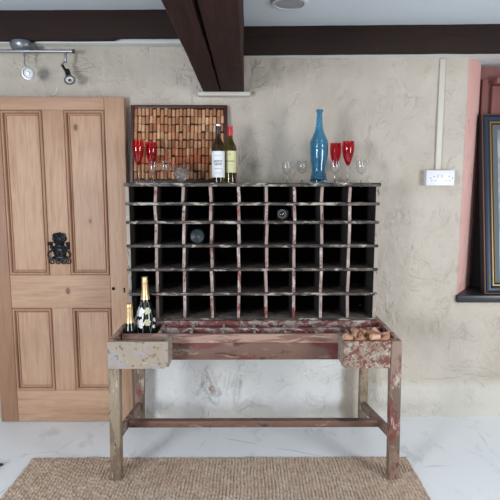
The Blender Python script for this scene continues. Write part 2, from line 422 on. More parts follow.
# ------------------------------------------------------------------ room shell
WY = 3.13
XR, ZS = 1.34, 0.80           # left edge and bottom of the window recess
def make_wall():
    st = 0.008
    x0, x1, z0, z1 = -2.30, 2.30, -0.004, 2.36
    nx = int(round((x1 - x0) / st)) + 1; nz = int(round((z1 - z0) / st)) + 1
    X, Z = np.meshgrid(np.linspace(x0, x1, nx), np.linspace(z0, z1, nz))
    d = 0.012 * (fbm(X * 1.6 + 20, Z * 1.6 + 20, 3) - 0.5)
    d += 0.016 * (fbm(X * 9 + 40, Z * 6 + 40, 11) - 0.5)
    # trowel ridges and drips
    d += 0.018 * np.clip(fbm(X * 14 + 7, Z * 9 + 7, 71, 3) - 0.52, 0, 1)
    smooth_low = np.clip((Z - 0.10) / 0.12, 0.45, 1); d *= smooth_low
    # old scars under the table: a crater with a raised rim, and a run of thick paint to its right
    def bump(u, v, sx, sz, h):
        p = at(u, v, WY); return h * np.exp(-(((X - p.x) / sx) ** 2 + ((Z - p.z) / sz) ** 2))
    rough_ = .5 + fbm(X * 40, Z * 40, 91, 3)
    def streak(u0, v0, u1, v1, w, h):
        a = at(u0, v0, WY); b_ = at(u1, v1, WY); ex, ez = b_.x - a.x, b_.z - a.z; q = ex * ex + ez * ez
        tt = np.clip(((X - a.x) * ex + (Z - a.z) * ez) / q, 0, 1)
        dd = np.hypot(X - a.x - tt * ex, Z - a.z - tt * ez)
        return h * np.exp(-(dd / w) ** 2)
    d += (streak(208, 368, 217, 392, 0.016, 0.030) + streak(205, 384, 213, 399, 0.016, 0.022) + streak(198, 394, 206, 382, 0.010, 0.016) + streak(217, 390, 217, 402, 0.014, 0.024)) * rough_
    d -= bump(212, 388, 0.020, 0.018, 0.020) * rough_
    d += (streak(239, 360, 238, 384, 0.008, 0.014) + streak(238, 380, 236, 400, 0.016, 0.030) + streak(237, 408, 250, 402, 0.022, 0.022) + streak(250, 403, 270, 404, 0.014, 0.012)) * rough_
    d += streak(190, 402, 235, 412, 0.025, 0.010) * rough_ + bump(252, 384, 0.10, 0.05, 0.005)
    d += bump(160, 395, 0.12, 0.03, 0.004)
    d += 0.012 * np.clip((0.06 - Z) / 0.06, 0, 1) * (0.4 + fbm(X * 12, Z * 3 + 5, 77))   # plaster flares at the floor
    edge = np.clip(1 - np.abs(X - XR) / 0.02, 0, 1) * (Z > ZS - 0.02)
    d = d * (1 - edge)
    V = np.stack([X, WY - d, Z], -1)
    Xc = (X[:-1, :-1] + X[1:, 1:]) / 2; Zc = (Z[:-1, :-1] + Z[1:, 1:]) / 2
    mask = ~((Xc > XR) & (Zc > ZS))
    o = grid_mesh('wall_back', V, nx, nz, mask, M_wall, 'structure')
    return o
make_wall()
b = MB(); b.box((-2.3, WY + 0.03, 0), (XR - 0.004, WY + 0.12, 2.40)); b.box((XR - 0.004, WY + 0.03, 0), (2.3, WY + 0.12, ZS - 0.02))
struct(b.build('wall_core', M_wall))
# a reddish mark in the crater
p = at(213, 387.5, WY)
b = MB()
for dx, dz, sx_, sz_ in ((-.004, .002, .012, .010), (.010, -.003, .010, .012), (.006, -.016, .009, .008), (-.006, -.012, .007, .006), (.018, -.012, .006, .008)): b.blob((p.x + dx, WY - 0.018, p.z + dz), (sx_, 0.010, sz_), sub=2)
struct(b.build('wall_plaster_chip', plain('exposed_brick', srgb(196, 164, 148), 0.9, bump=0.5, bscale=90, var=0.4)))

# splayed recess on the right
JX, JY = 1.538, 3.40
b = MB()
vs = [b.bm.verts.new(c) for c in ((XR, WY - 0.001, ZS - .03), (JX, JY, ZS - .03), (JX, JY, 2.303), (XR, WY - 0.001, 2.303))]
b.bm.faces.new(vs)
vs = [b.bm.verts.new(c) for c in ((XR - .05, WY + .02, ZS - .03), (JX - .05, JY + .03, ZS - .03), (JX - .05, JY + .03, 2.30), (XR - .05, WY + .02, 2.275))]
b.bm.faces.new(vs)
struct(b.build('wall_recess_left', M_pink, smooth=False))
b = MB(); b.box((XR - 0.01, WY - 0.01, 2.302), (2.35, JY + 0.08, 2.34)); struct(b.build('ceiling_recess', M_ceil))
b = MB(); b.box((2.302, WY, ZS - .03), (2.36, JY + .06, 2.31)); struct(b.build('wall_recess_right', M_pink, smooth=False))
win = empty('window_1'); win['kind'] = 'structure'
b = MB(); b.box((JX - .03, JY + 0.012, ZS - .03), (2.35, JY + 0.05, 2.29)); b.build('window_board', M_dpink, win)
b = MB(); b.box((JX + 0.012, JY - 0.012, ZS), (JX + 0.05, JY + 0.014, 2.20), 0.003); b.box((JX + 0.075, JY - 0.02, ZS), (JX + 0.20, JY + 0.014, 2.16), 0.003)
b.build('window_casing', M_dpink, win)
b = MB(); b.box((JX + 0.075, JY - 0.075, 2.165), (2.3, JY + 0.01, 2.205), 0.005); b.build('window_lintel', M_dpink, win)
b = MB(); b.box((JX + .004, JY - .030, ZS + .019), (2.34, JY - .0205, 1.955), .003); b.build('gap_shade_panel', plain('gap_shade_black', srgb(17, 16, 18), 0.9), win)  # added near-black panel, stands in for the shadow in the gap behind the picture
b = MB(); b.box((XR - 0.006, WY - 0.03, ZS - 0.03), (2.35, JY + 0.01, ZS + 0.018), 0.008); struct(b.build('window_sill', M_slate))

# floor and ceilings
b = MB(); b.box((-3.0, -3.0, -0.08), (3.0, WY + 0.1, 0.0)); struct(b.build('floor', M_floor, smooth=False))
b = MB(); b.box((-3.0, -3.0, 2.50), (-0.10, WY + 0.3, 2.56)); b.box((-0.20, -3.0, 2.415), (3.0, WY + 0.3, 2.56)); struct(b.build('ceiling', M_ceil, smooth=False))

# beams
def wavy_beam(name, x0, x1, y0f, y0b, z0, z1, slope, mat, lip=None):
    n = 60; bm = MB()
    rings = []
    rnd = random.Random(len(name) + int(x0 * 10))
    wv = [0.0] * (n + 1)
    for i in range(1, n + 1): wv[i] = wv[i - 1] * 0.8 + rnd.uniform(-0.003, 0.003)
    for i in range(n + 1):
        x = x0 + (x1 - x0) * i / n; yy = y0f + slope * (x - x0); w = wv[i]; w2 = wv[n - i]
        zb = z0 + w * 0.25 + (lip(x) if lip else 0)
        y0b_ = yy + y0b - y0f
        pts = [(yy + 0.006, zb), (yy, zb + 0.010), (yy + w2, (z0 + z1) / 2), (yy + w * 0.5, z1 - 0.012 + w2), (yy + 0.01, z1 + 0.02), (y0b_, z1 + 0.02), (y0b_, zb)]
        rings.append([bm.bm.verts.new((x, py, pz)) for py, pz in pts])
    m = len(rings[0])
    for A, B in zip(rings, rings[1:]):
        for k in range(m): bm.bm.faces.new((A[k], A[(k + 1) % m], B[(k + 1) % m], B[k]))
    bm.bm.faces.new(rings[0]); bm.bm.faces.new(rings[-1][::-1])
    return struct(bm.build(name, mat, angle=50))
wavy_beam('beam_left', -2.6, -0.2645, 3.03, 3.07, 2.338, 2.505, -0.02, M_beam, lip=lambda x: 0.012 if x > -0.76 else 0)
wavy_beam('beam_right', -0.0185, 2.6, 3.005, 3.045, 2.262, 2.42, -0.035, M_beam)
b = MB(); b.box((-2.6, 3.055, 2.335), (-0.2645, WY + 0.02, 2.36), 0.004); b.box((-2.6, 3.075, 2.35), (-0.2645, WY + 0.02, 2.52), 0.004); struct(b.build('trim_1', M_white))
b = MB(); V8 = [b.bm.verts.new((x, y, z)) for z in (2.270, 2.44) for x, y in ((-0.0185, 3.045), (2.6, 2.955), (2.6, WY + .02), (-0.0185, WY + .02))]
b.bm.faces.new(V8[:4]); b.bm.faces.new(V8[4:])
for k in range(4): b.bm.faces.new((V8[k], V8[(k + 1) % 4], V8[4 + (k + 1) % 4], V8[4 + k]))
struct(b.build('trim_2', M_white, smooth=False))
b = MB(); b.box((-0.292, 3.07, 2.040), (0.020, WY + 0.02, 2.064), 0.005); struct(b.build('trim_3', plain('off_white_plaster', srgb(196, 192, 184), .7)))
# the thick beam running towards the camera, split by a long shake
def cross_beam():
    m = MB(); n = 90; rnd = random.Random(4); rings = []
    w = [0.0] * (n + 1); g = [0.0] * (n + 1)
    for i in range(1, n + 1):
        w[i] = w[i - 1] * 0.85 + rnd.uniform(-0.002, 0.002); g[i] = g[i - 1] * 0.9 + rnd.uniform(-0.0018, 0.0018)
    for i in range(n + 1):
        y = 3.12 - 3.6 * i / n; gw = 0.004 + 0.004 * i / n * 2 + abs(g[i]) * 0.4; gx = -0.157 + g[i]
        pts = [(-0.265 + w[i] * .5, 2.075), (-0.259 + w[i] * .5, 2.066), (gx - gw, 2.066 + w[n - i] * .3), (gx - gw * .6, 2.105), (gx + gw * .6, 2.105), (gx + gw, 2.070), (-0.026, 2.066), (-0.019 + w[n - i] * .5, 2.075), (-0.019 + w[i], 2.25), (-0.02 + w[n - i], 2.52), (-0.264, 2.52)]
        rings.append([m.bm.verts.new((px, y, pz)) for px, pz in pts])
    k = len(rings[0])
    for A, B in zip(rings, rings[1:]):
        for j in range(k):
            m.bm.faces.new((A[j], A[(j + 1) % k], B[(j + 1) % k], B[j]))
    m.bm.faces.new(rings[0]); m.bm.faces.new(rings[-1][::-1])
    return struct(m.build('beam_cross', M_beamy, angle=50))
cross_beam()

# ------------------------------------------------------------------ door
def make_door():
    d = empty('door_1'); d['kind'] = 'structure'
    tag(d, 'stripped pine four-panel door with black iron knocker behind the table')
    F, Bk = 3.062, WY + 0.01
    xl, xr = -1.58, -0.731
    zs = [0.004, 0.212, 0.749, 0.958, 1.955, 2.03]
    px = [(-1.47, -1.221), (-1.092, -0.850)]
    for x0, x1 in ((xl, -1.47), (-0.850, xr)):
        m = MB(); m.box((x0 + .0006, F, zs[0]), (x1 - .0006, Bk, zs[5]), 0.003); m.build('stile', M_pined if x0 < -1.5 else M_pine, d)
    for z0, z1 in ((zs[0], zs[1]), (zs[2], zs[3]), (zs[4], zs[5])):
        m = MB(); m.box((-1.4694, F + .0008, z0), (-0.8506, Bk, z1), 0.002); m.build('rail', M_pinex, d)
    for z0, z1 in ((zs[1], zs[2]), (zs[3], zs[4])):
        m = MB(); m.box((-1.2204, F + .0008, z0 + .0006), (-1.0926, Bk, z1 - .0006), 0.002); m.build('muntin', M_pine, d)
        for x0, x1 in px:
            m = MB(); m.box((x0, F + 0.016, z0), (x1, Bk - 0.01, z1)); pn = m.build('panel', M_pine, d)
            # stepped moulding round the panel
            prof = [(0, 0.0), (0.002, 0.012), (0.0055, 0.012), (0.007, -0.003), (0.012, -0.008), (0.019, -0.006), (0.022, 0.001), (0.023, 0.013), (0.027, 0.013), (0.028, 0.006), (0.033, 0.008), (0.036, 0.017)]
            m = MB(); loops = []
            for o, dy in prof:
                loops.append([m.bm.verts.new((x, F + dy, z)) for x, z in ((x0 + o - .004, z0 + o - .004), (x1 - o + .004, z0 + o - .004), (x1 - o + .004, z1 - o + .004), (x0 + o - .004, z1 - o + .004))])
            for A, B in zip(loops, loops[1:]):
                for k in range(4): m.bm.faces.new((A[k], A[(k + 1) % 4], B[(k + 1) % 4], B[k]))
            m.build('moulding', M_mould, d, angle=20)
    # keyhole and spindle hole
    m = MB(); m.lathe([(0, 0), (0.010, 0), (0.010, 0.004), (0.006, 0.004), (0.006, 0.001), (0, 0.001)], 16, Matrix.Translation((-0.831, F + 0.0005, 0.873)) @ Matrix.Rotation(PI / 2, 4, 'X')); m.build('spindle_hole', M_hole, d)
    m = MB(); m.lathe([(0, 0), (0.006, 0), (0.006, 0.002), (0, 0.002)], 14, Matrix.Translation((-0.764, F, 0.872)) @ Matrix.Rotation(PI / 2, 4, 'X')); m.box((-0.768, F - 0.002, 0.848), (-0.760, F + 0.001, 0.872)); m.build('keyhole', M_hole, d)
    # ornate knocker
    c = at(60.3, 248.5, F); s = 0.0061
    def P(px, pz, y=0): return (c.x + (px - 200) / 10 * s, F - y, c.z - (pz - 278) / 10 * s)
    m = MB()
    for (x, z, rx, rz, dpt) in ((200, 300, 70, 85, .012), (200, 200, 55, 60, .012), (200, 370, 80, 30, .012), (175, 150, 34, 34, .012), (235, 150, 32, 32, .012), (205, 128, 20, 18, .010), (150, 178, 22, 24, .010), (255, 178, 22, 24, .010), (112, 228, 20, 20, .010), (285, 232, 20, 20, .010), (120, 262, 20, 20, .010), (282, 268, 20, 20, .010)):
        m.blob(P(x, z, .004), (rx / 10 * s, dpt, rz / 10 * s))
    def scroll(x, z, r, turns, sgn, y=.012, th=.0038, a0=0):
        pts = []
        for i in range(26):
            a = a0 + sgn * turns * 2 * PI * i / 25; rr = r * (1 - 0.75 * i / 25)
            q = P(x, z, y); pts.append((q[0] + rr * s / 10 * math.cos(a), q[1] - .006 * i / 25, q[2] + rr * s / 10 * math.sin(a)))
        m.tube(pts, [th * (1 - 0.4 * i / 25) for i in range(26)], 8)
    for x, z, r, sg, a0 in ((125, 405, 30, 1, 2.2), (180, 412, 24, -1, 1.0), (242, 412, 24, 1, 2.2), (285, 405, 30, -1, 1.0), (112, 228, 20, 1, 0.5), (286, 232, 20, -1, 2.6), (165, 150, 30, 1, 0), (240, 150, 30, -1, PI)):
        scroll(x, z, r, 1.3, sg, a0=a0)
    # leaf ribs of the crown, brow and nose of the mask
    for a in (-60, -30, 0, 30, 60):
        q0 = P(200, 235, .016); ln = .038
        m.tube([(q0[0] + math.sin(math.radians(a)) * ln * t, q0[1] - .004 * math.sin(PI * t), q0[2] + math.cos(math.radians(a)) * ln * t) for t in (0, .25, .5, .75, 1)], [.002, .005, .006, .005, .002], 8)
    m.blob(P(200, 320, .017), (.007, .009, .016)); m.blob(P(172, 302, .014), (.010, .006, .006)); m.blob(P(230, 302, .014), (.010, .006, .006))
    m.blob(P(200, 268, .013), (.026, .007, .008))
    kn = m.build('knocker', M_iron, d); kn['label'] = 'ornate black cast iron knocker with leaf crown and scrolls'
    m = MB(); pts = []
    for i in range(40):
        a = 2 * PI * i / 40; q = P(200, 330, .020)
        pts.append((q[0] + 108 / 10 * s * math.cos(a) * (1 - .12 * math.sin(a)), q[1], q[2] + 58 / 10 * s * math.sin(a)))
    m.tube(pts, .0052, 8, closed=True); m.blob(P(200, 388, .022), (.011, .009, .008)); m.build('knocker_ring', M_iron, kn)
make_door()

# thin wire over the door
m = MB(); q = at(52, 95.5, WY - 0.012); pts = [(q.x + .042 * math.sin(t * 1.5), WY - 0.010 - .02 * t, q.z + .045 * (1 - math.cos(t * 1.5)) ) for t in [i / 10 for i in range(11)]]
m.tube(pts, .0016, 8); w = m.build('wire', M_white)
tag(w, 'thin curved white wire end poking from the wall above the pine door', 'wire')

# ------------------------------------------------------------------ writing table
TX0, TX1, TF, TB = -0.690, 0.768, 2.39, 3.05
TRAY = 0.650
def make_table():
    t = empty('sorting_table', (0, 0, 0))
    tag(t, 'worn wooden sorting table with flaking cream and red paint on jute rug', 'table')
    L = 0.055
    def leg(xt, xb, y, yb, w, dp, z1, mat, z0=0.0, flip=1):
        m = MB(); vs = m.box((-w / 2, -dp / 2, 0), (w / 2, dp / 2, 1), 0.006)
        for v in vs:
            k = max(0, min(1, v.co.z)); v.co.x += xb + (xt - xb) * k; v.co.y += yb + (y - yb) * k; v.co.z = z0 + (z1 - z0) * v.co.z
        return m.build('leg', mat, t)
    leg(TX0 + L / 2, TX0 - 0.010 + L / 2, TF + L / 2 + .002, TF + L / 2 + .002, L, L, 0.6035, M_leg, 0.012)
    leg(TX1 - L / 2, TX1 + 0.012 - L / 2, TF + L / 2 + .002, TF + L / 2 + .002, L, L, 0.744, M_legr, 0.012)
    leg(TX0 + 0.034, -0.683, TB - .03, TB - .03, L, L, 0.70, M_legr, 0.0)
    leg(TX1 - 0.036, 0.733, TB - .03, TB - .03, .05, L, 0.70, M_leg, 0.0)
    # end boxes of the tray: front, inner side, bottom
    for s, x0, x1, mat in ((-1, TX0, -0.392, M_box), (1, 0.478, TX1 - L - .0005, M_boxr)):
        n0, n1 = ('front_board', 'inner_side')
        m = MB()
        if s < 0: poly = [(x0 - L * .0, 0.604), (x1 - 0.022, 0.604), (x1, 0.626), (x1, 0.742), (x0, 0.742)]
        else: poly = [(x0, 0.618), (x0 + .010, 0.604), (x1, 0.604), (x1, 0.742), (x0, 0.742)]
        m.prism(poly, TF + .003, TF + .025); m.build(n0, mat, t, smooth=False)
        m = MB()
        xi = x1 if s < 0 else x0
        m.box((xi - .018 if s < 0 else xi, TF + .0255, 0.604), (xi if s < 0 else xi + .018, 2.545, 0.742), 0.003)
        m.build(n1, M_box, t)
        m = MB(); m.box((TX0 + .025 if s < 0 else x0 + .019, TF + .0255, 0.606 if s < 0 else .695), (x1 - .019 if s < 0 else TX1 - .025, 2.5485, 0.618 if s < 0 else .7078)); m.build('box_bottom', M_tray, t)
    # ledge board with a recessed rail below it
    m = MB(); m.box((TX0 + .03, 2.549, 0.684), (TX1 - .03, 2.574, 0.733), 0.006, 3); m.build('ledge_board', M_ledge, t)
    m = MB(); m.box((TX0 + .03, 2.560, 0.590), (TX1 - .03, 2.578, 0.6835), 0.003); m.build('front_rail', M_rail, t)
    # end sides
    for s, x0, x1 in ((-1, TX0 + .001, TX0 + .024), (1, TX1 - .024, TX1 - .001)):
        m = MB(); m.box((x0, TF + (L + .003 if s > 0 else .0255), 0.604), (x1, TB, 0.746), 0.003); m.build('side_board', M_ledge, t)
    m = MB(); m.box((TX0 + .0245, 2.579, TRAY - .012), (TX1 - .0245, TB - .02, TRAY)); m.build('tray_bottom', M_tray, t)
    m = MB(); m.box((-0.4615, 2.655, TRAY + .0005), (TX1 - .0245, 2.672, 0.737), 0.003); m.build('tray_partition', M_tray, t)
    m = MB(); m.box((TX0 + .0245, 2.748, TRAY + .0005), (TX1 - .0245, 2.764, 0.7515), 0.003); m.build('tray_partition', M_tray, t)
    m = MB(); m.box((TX0 + .0245, TB - .019, 0.60), (TX1 - .0245, TB, 0.7515), 0.003); m.build('back_board', M_tray, t)
    for x in (-0.468, -0.300, -0.130, 0.040, 0.206, 0.372, 0.540):
        for y0, y1, zt in ((2.5745, 2.6545, .731), (2.6725, 2.7475, .735)) if x > -.46 else ((2.5745, 2.7475, .733),):
            m = MB(); m.box((x - .006, y0, TRAY + .0005), (x + .006, y1, zt), 0.002); m.build('divider', M_trayd, t)
    for x in (-0.25, 0.0, 0.3):        # bearers that carry the rack
        m = MB(); m.box((x - .01, 2.765, TRAY + .0005), (x + .01, TB - .02, 0.7515), 0.002); m.build('bearer', M_tray, t)
    # low H stretcher
    m = MB(); m.beam((TX0 + 0.026, TF + .058, 0.232), (-0.680, TB - .058, 0.135), 0.026, 0.048); m.build('side_stretcher', M_legr, t)
    m = MB(); m.beam((TX1 - 0.024, TF + .058, 0.232), (0.733, TB - .058, 0.135), 0.026, 0.048); m.build('side_stretcher', M_legr, t)
    m = MB(); m.box((TX0 + .041, 2.600, 0.190), (TX1 - .038, 2.640, 0.228), 0.004); m.build('cross_stretcher', M_rail, t)
make_table()

# ------------------------------------------------------------------ pigeonhole rack
RX0, RX1, RF, RB, RZ0, RZ1 = -0.667, 0.729, 2.762, 3.075, 0.752, 1.523
SHZ = [0.752, 0.903, 1.042, 1.175, 1.306, 1.408, 1.503]
def make_rack():
    r = empty('pigeonhole_rack', (0, 0, 0))
    tag(r, 'old pigeonhole rack of fifty-four cells with chipped dark shelves on the table', 'shelf unit')
    def faces_front(o):
        me = o.data
        for p in me.polygons:
            p.material_index = 0 if p.normal.y < -0.5 else 1
    T = 0.020
    m = MB(); m.box((RX0 - .006, RF - .010, SHZ[6]), (RX1 + .006, RB, RZ1), 0.005); o = m.build('top_board', [M_edge, M_edge], r)
    for x0, x1 in ((RX0, RX0 + T), (RX1 - T, RX1)):
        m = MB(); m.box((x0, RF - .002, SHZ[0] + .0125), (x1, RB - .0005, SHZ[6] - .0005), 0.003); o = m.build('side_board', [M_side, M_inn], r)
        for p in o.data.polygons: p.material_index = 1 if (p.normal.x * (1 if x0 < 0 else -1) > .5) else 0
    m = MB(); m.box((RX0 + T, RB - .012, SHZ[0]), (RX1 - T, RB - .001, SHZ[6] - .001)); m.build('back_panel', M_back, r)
    xs = [RX0 + T / 2 + (RX1 - RX0 - T) * k / 9 for k in range(10)]
    rnd = random.Random(3)
    for i in range(6):
        z = SHZ[i]
        if i == 0: m = MB(); m.box((RX0 - .004, RF - .010, z + .0002), (RX1 + .004, RB - .013, z + .012), 0.0045)
        else: m = MB(); m.box((RX0 + T + .0005 if False else RX0 - .002, RF - .010, z - .0085), (RX1 + .002, RF + .004, z + .0085), 0.006); m.box((RX0 + T + .0005, RF + .0035, z - .006), (RX1 - T - .0005, RB - .013, z + .006))
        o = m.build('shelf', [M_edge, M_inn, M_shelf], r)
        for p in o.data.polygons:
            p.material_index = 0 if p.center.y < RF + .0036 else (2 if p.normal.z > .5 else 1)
    for i in range(6):
        for k in range(1, 9):
            x = xs[k] + rnd.uniform(-.0025, .0025); dx = rnd.uniform(-.0025, .0025)
            zb = SHZ[i] + (.0125 if i == 0 else .0088); zt = SHZ[i + 1] - (.0088 if i < 5 else .0005)
            m = MB(); vs = m.box((x - .0085, RF - .002, zb), (x + .0085, RB - .0125, zt), 0.003)
            for v in vs: v.co.x += dx * (1 if v.co.z > (zb + zt) / 2 else -1)
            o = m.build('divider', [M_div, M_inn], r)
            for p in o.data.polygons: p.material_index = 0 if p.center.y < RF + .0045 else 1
make_rack()

# ------------------------------------------------------------------ cork board on the rack
def cork_mesh(bm, M, r, L, tint, lay, n=12):
    prof = [(0, 0), (r * .86, 0), (r, .0015), (r, L - .0015), (r * .86, L), (0, L)]
    vs = bm.lathe(prof, n, M)
    for v in vs: v[lay] = (*tint, 1)
    return vs
CT_ = [srgb(*c) for c in ((186, 138, 102), (176, 126, 90), (196, 152, 116), (166, 114, 80), (182, 130, 94), (202, 162, 128), (172, 116, 82), (156, 104, 74))]
def make_corkboard():
    root = empty('cork_board', (0, 0, 0))
    tag(root, 'framed board of upright wine corks leaning on the wall above the rack', 'cork board')
    x0, x1 = at(130.5, 150, 3.06).x, at(227.5, 150, 3.06).x
    W = x1 - x0; H = 0.472
    root.location = ((x0 + x1) / 2, 3.035, RZ1 + .001); root.rotation_euler = (math.radians(-9.5), 0, 0)
    fw = 0.021
    for nm, lo, hi in (('frame_stile', (-W / 2, -.012, 0), (-W / 2 + fw, .012, H)), ('frame_stile', (W / 2 - fw, -.012, 0), (W / 2, .012, H)), ('frame_rail', (-W / 2 + fw + .0003, -.012, 0), (W / 2 - fw - .0003, .012, fw)), ('frame_rail', (-W / 2 + fw + .0003, -.012, H - fw), (W / 2 - fw - .0003, .012, H))):
        m = MB(); m.box(lo, hi, .004); m.build(nm, M_fdark, root)
    m = MB(); m.box((-W / 2 + fw - .002, .006, fw - .002), (W / 2 - fw + .002, .011, H - fw + .002)); m.build('backing', M_boardback, root)
    rows = 9; iw = W - 2 * fw; ih = H - 2 * fw; cols = 24
    rnd = random.Random(11); rest = MB(); lay = rest.bm.verts.layers.float_color.new('tint')
    cnt = 0; order = [8, 7, 6, 5, 4]
    ph = ih / rows; pw = iw / cols
    for rI in range(rows - 1, -1, -1):
        for cI in range(cols):
            x = -iw / 2 + pw * (cI + .5) + rnd.uniform(-.0012, .0012); z = fw + ph * rI + .0015 + rnd.uniform(-.005, .005)
            Lc = ph - .0035 + rnd.uniform(-.003, .0); r_ = pw * .44
            tint = Vector(rnd.choice(CT_)) * rnd.uniform(.92, 1.3)
            if rI == 2 or (rI == 3 and rnd.random() < .3): tint = Vector((tint.x * .95, tint.y * .62, tint.z * .55))
            tint = tuple(tint)
            M = Matrix.Translation((x, -.003, z)) @ Matrix.Rotation(rnd.uniform(-.03, .03), 4, 'Y')
            if cnt < 100 and rI >= 4 and not (cI >= 20 and rI <= 6):
                one_ = MB(); l1 = one_.bm.verts.layers.float_color.new('tint'); cork_mesh(one_, M, r_, Lc, tint, l1); one_.build('cork', M_cork, root); cnt += 1
            else: cork_mesh(rest, M, r_, Lc, tint, lay)
    o = rest.build('corks', M_cork, root); o['kind'] = 'stuff'
make_corkboard()

# ------------------------------------------------------------------ bottles and glasses
def bottle_patch(name, mat, parent, rz, a0, a1, z0, z1, off=.0007, n=18, k=6):
    m = MB(); rows = []
    for j in range(k + 1):
        z = z0 + (z1 - z0) * j / k; r = rz(z) + off
        rows.append([m.bm.verts.new((r * math.sin(a), -r * math.cos(a), z)) for a in [a0 + (a1 - a0) * i / n for i in range(n + 1)]])
    for A, B in zip(rows, rows[1:]):
        for i in range(n): m.bm.faces.new((A[i], A[i + 1], B[i + 1], B[i]))
    return m.build(name, mat, parent)
def interp(prof):
    def f(z):
        for (r0, z0), (r1, z1) in zip(prof, prof[1:]):
            if z0 <= z <= z1 and z1 > z0: return r0 + (r1 - r0) * (z - z0) / (z1 - z0)
        return prof[-1][0]
    return f
def ink_lines(parent, rz, lines, mat, rnd):
    """letter-like strokes set in rows: (z, height, width in radians, count)"""
    m = MB()
    for z, h, w, n in lines:
        for i in range(n):
            a = -w / 2 + w * (i + .5) / n; dw = w / n * .36
            r = rz(z) + .0012
            kind = rnd.randrange(4)
            parts = [(-dw, -dw * .3, -h / 2, h / 2)]
            if kind in (0, 1): parts.append((dw * .3, dw, -h / 2, h / 2))
            if kind in (0, 2, 3): parts.append((-dw, dw, h * .25, h / 2))
            if kind in (1, 2): parts.append((-dw, dw, -h / 2, -h * .25))
            for p0, p1, q0, q1 in parts:
                vs = [m.bm.verts.new((r * math.sin(a + t), -r * math.cos(a + t), z + q)) for t, q in ((p0, q0), (p1, q0), (p1, q1), (p0, q1))]
                m.bm.faces.new(vs)
    return m.build('label_print', mat, parent, smooth=False)

def wine_bottle(u, vtop, Y, H, R, mglass, mfoil, mlabel, label, topcap=None):
    x = at(u, 180, Y).x
    t = empty('wine_bottle', (x, Y, RZ1 + .0008), label=label, cat='bottle', group='wine bottles on the rack')
    body = [(0, .012), (R * .55, .006), (R * .9, 0), (R, .004), (R, H * .60), (R * .96, H * .64), (R * .78, H * .69), (R * .52, H * .74), (R * .40, H * .79), (.0145, H * .85), (.0140, H - .006), (.0150, H - .004), (.0150, H), (0, H)]
    m = MB(); m.lathe(body, 32); m.build('glass_body', mglass, t)
    rz = interp(body[3:-1])
    m = MB(); m.lathe([(0.0148, H * .835), (.0152, H * .835), (.0152, H - .007), (.0160, H - .006), (.0160, H + .0005), (0, H + .001)], 24); m.build('capsule', mfoil, t)
    if topcap:
        m = MB(); m.lathe([(0.0163, H - .008), (.0167, H - .006), (.0167, H + .0015), (0, H + .002)], 24); m.build('cap_top', topcap, t)
    return t, rz
t, rz = wine_bottle(218.5, 125.5, 2.865, 0.322, .0375, M_olive, M_blackfoil, M_paper, 'wine bottle with black capsule and plain white label on the rack', M_silver)
lb = bottle_patch('paper_label', M_paper, t, rz, -1.25, 1.25, .030, .175)
ink_lines(t, rz, [(.118, .011, 1.35, 7), (.102, .011, 1.30, 7)], M_ink, random.Random(1))
o = ink_lines(t, rz, [(.150, .003, 1.2, 14), (.078, .006, 1.3, 6), (.055, .003, 1.0, 12)], M_lgrey, random.Random(2))
# lower third holds darker wine seen below the label
t, rz = wine_bottle(230.3, 127.5, 2.915, 0.318, .0372, M_olive2, M_redfoil, M_cream, 'wine bottle with red capsule and cream label, right of the white-labelled bottle')
bottle_patch('paper_label', M_cream, t, rz, -1.2, 1.25, .058, .180)
ink_lines(t, rz, [(.122, .006, 1.7, 10)], M_ink, random.Random(5))
ink_lines(t, rz, [(.160, .010, .35, 2), (.100, .003, 1.3, 12)], M_lgrey, random.Random(6))

def shell(outer, th=.0022, floor_z=None):
    """closed hollow profile from an outer profile (bottom to rim)"""
    inner = [(max(r - th, .0006), z + (th if i == 0 else 0)) for i, (r, z) in enumerate(outer)]
    return outer + inner[::-1]

# blue bottle
def blue_bottle():
    Y = 2.86; x = at(318.5, 180, Y).x
    H = .405; k = H / 353.0       # profile read in zoomed pixels, 353 px tall
    t = empty('glass_bottle', (x, Y, RZ1 + .0008), label='tall empty blue glass bottle with slender neck and flared foot on the rack', cat='bottle')
    pr = [(40, 0), (42, 6), (41, 18), (37, 26), (40, 31), (35, 38), (37, 44), (33, 52), (33.5, 62), (36, 85), (40, 110), (43.5, 145), (44, 170), (43, 186), (45, 190), (42, 196), (43, 204), (39, 208), (36, 216), (31, 228), (24, 244), (18.5, 265), (15.5, 290), (14, 320), (13.4, 338), (17, 341), (17, 351), (13, 353)]
    outer = [(r * k * 1.02, z * k) for r, z in pr]
    th = .0035
    inner = [(max(r - th, .004), z) for r, z in outer if z > .012][::-1]
    prof = [(0, .004), (outer[0][0] * .8, .002)] + outer + inner + [(inner[-1][0] * .8, .010), (0, .012)]
    m = MB(); m.lathe(prof, 40); m.build('glass_body', M_blue, t)
blue_bottle()

def goblet(name, bowl_mat, bowl, stem_top, foot_r, stem_r=.0032, th=.0009, flute=None):
    """bowl: outer profile (r, z) from the bowl's bottom to the rim; returns Empty with bowl, stem, foot"""
    t = empty(name)
    prof = [(0.0005, bowl[0][1])] + bowl + [(max(r - th, .0005), z + (th * .8 if r < .02 else 0)) for r, z in bowl][::-1] + [(0, bowl[0][1] + th * 1.2)]
    prof[0] = (0, bowl[0][1])
    m = MB(); m.lathe(prof, 28, flute=flute); m.build('bowl', bowl_mat, t)
    zt = bowl[0][1] - .0004
    m = MB(); m.lathe([(0, .0045), (stem_r * 1.8, .006), (stem_r, .014), (stem_r * .9, zt * .5), (stem_r * 1.5, zt * .62), (stem_r, zt * .72), (stem_r * 1.1, zt - .006), (stem_r * 1.9, zt), (0, zt)], 16); m.build('stem', M_clear, t)
    m = MB(); m.lathe([(0, 0), (foot_r, 0), (foot_r, .0014), (foot_r * .5, .003), (0, .0044)], 28); m.build('foot', M_clear, t)
    return t
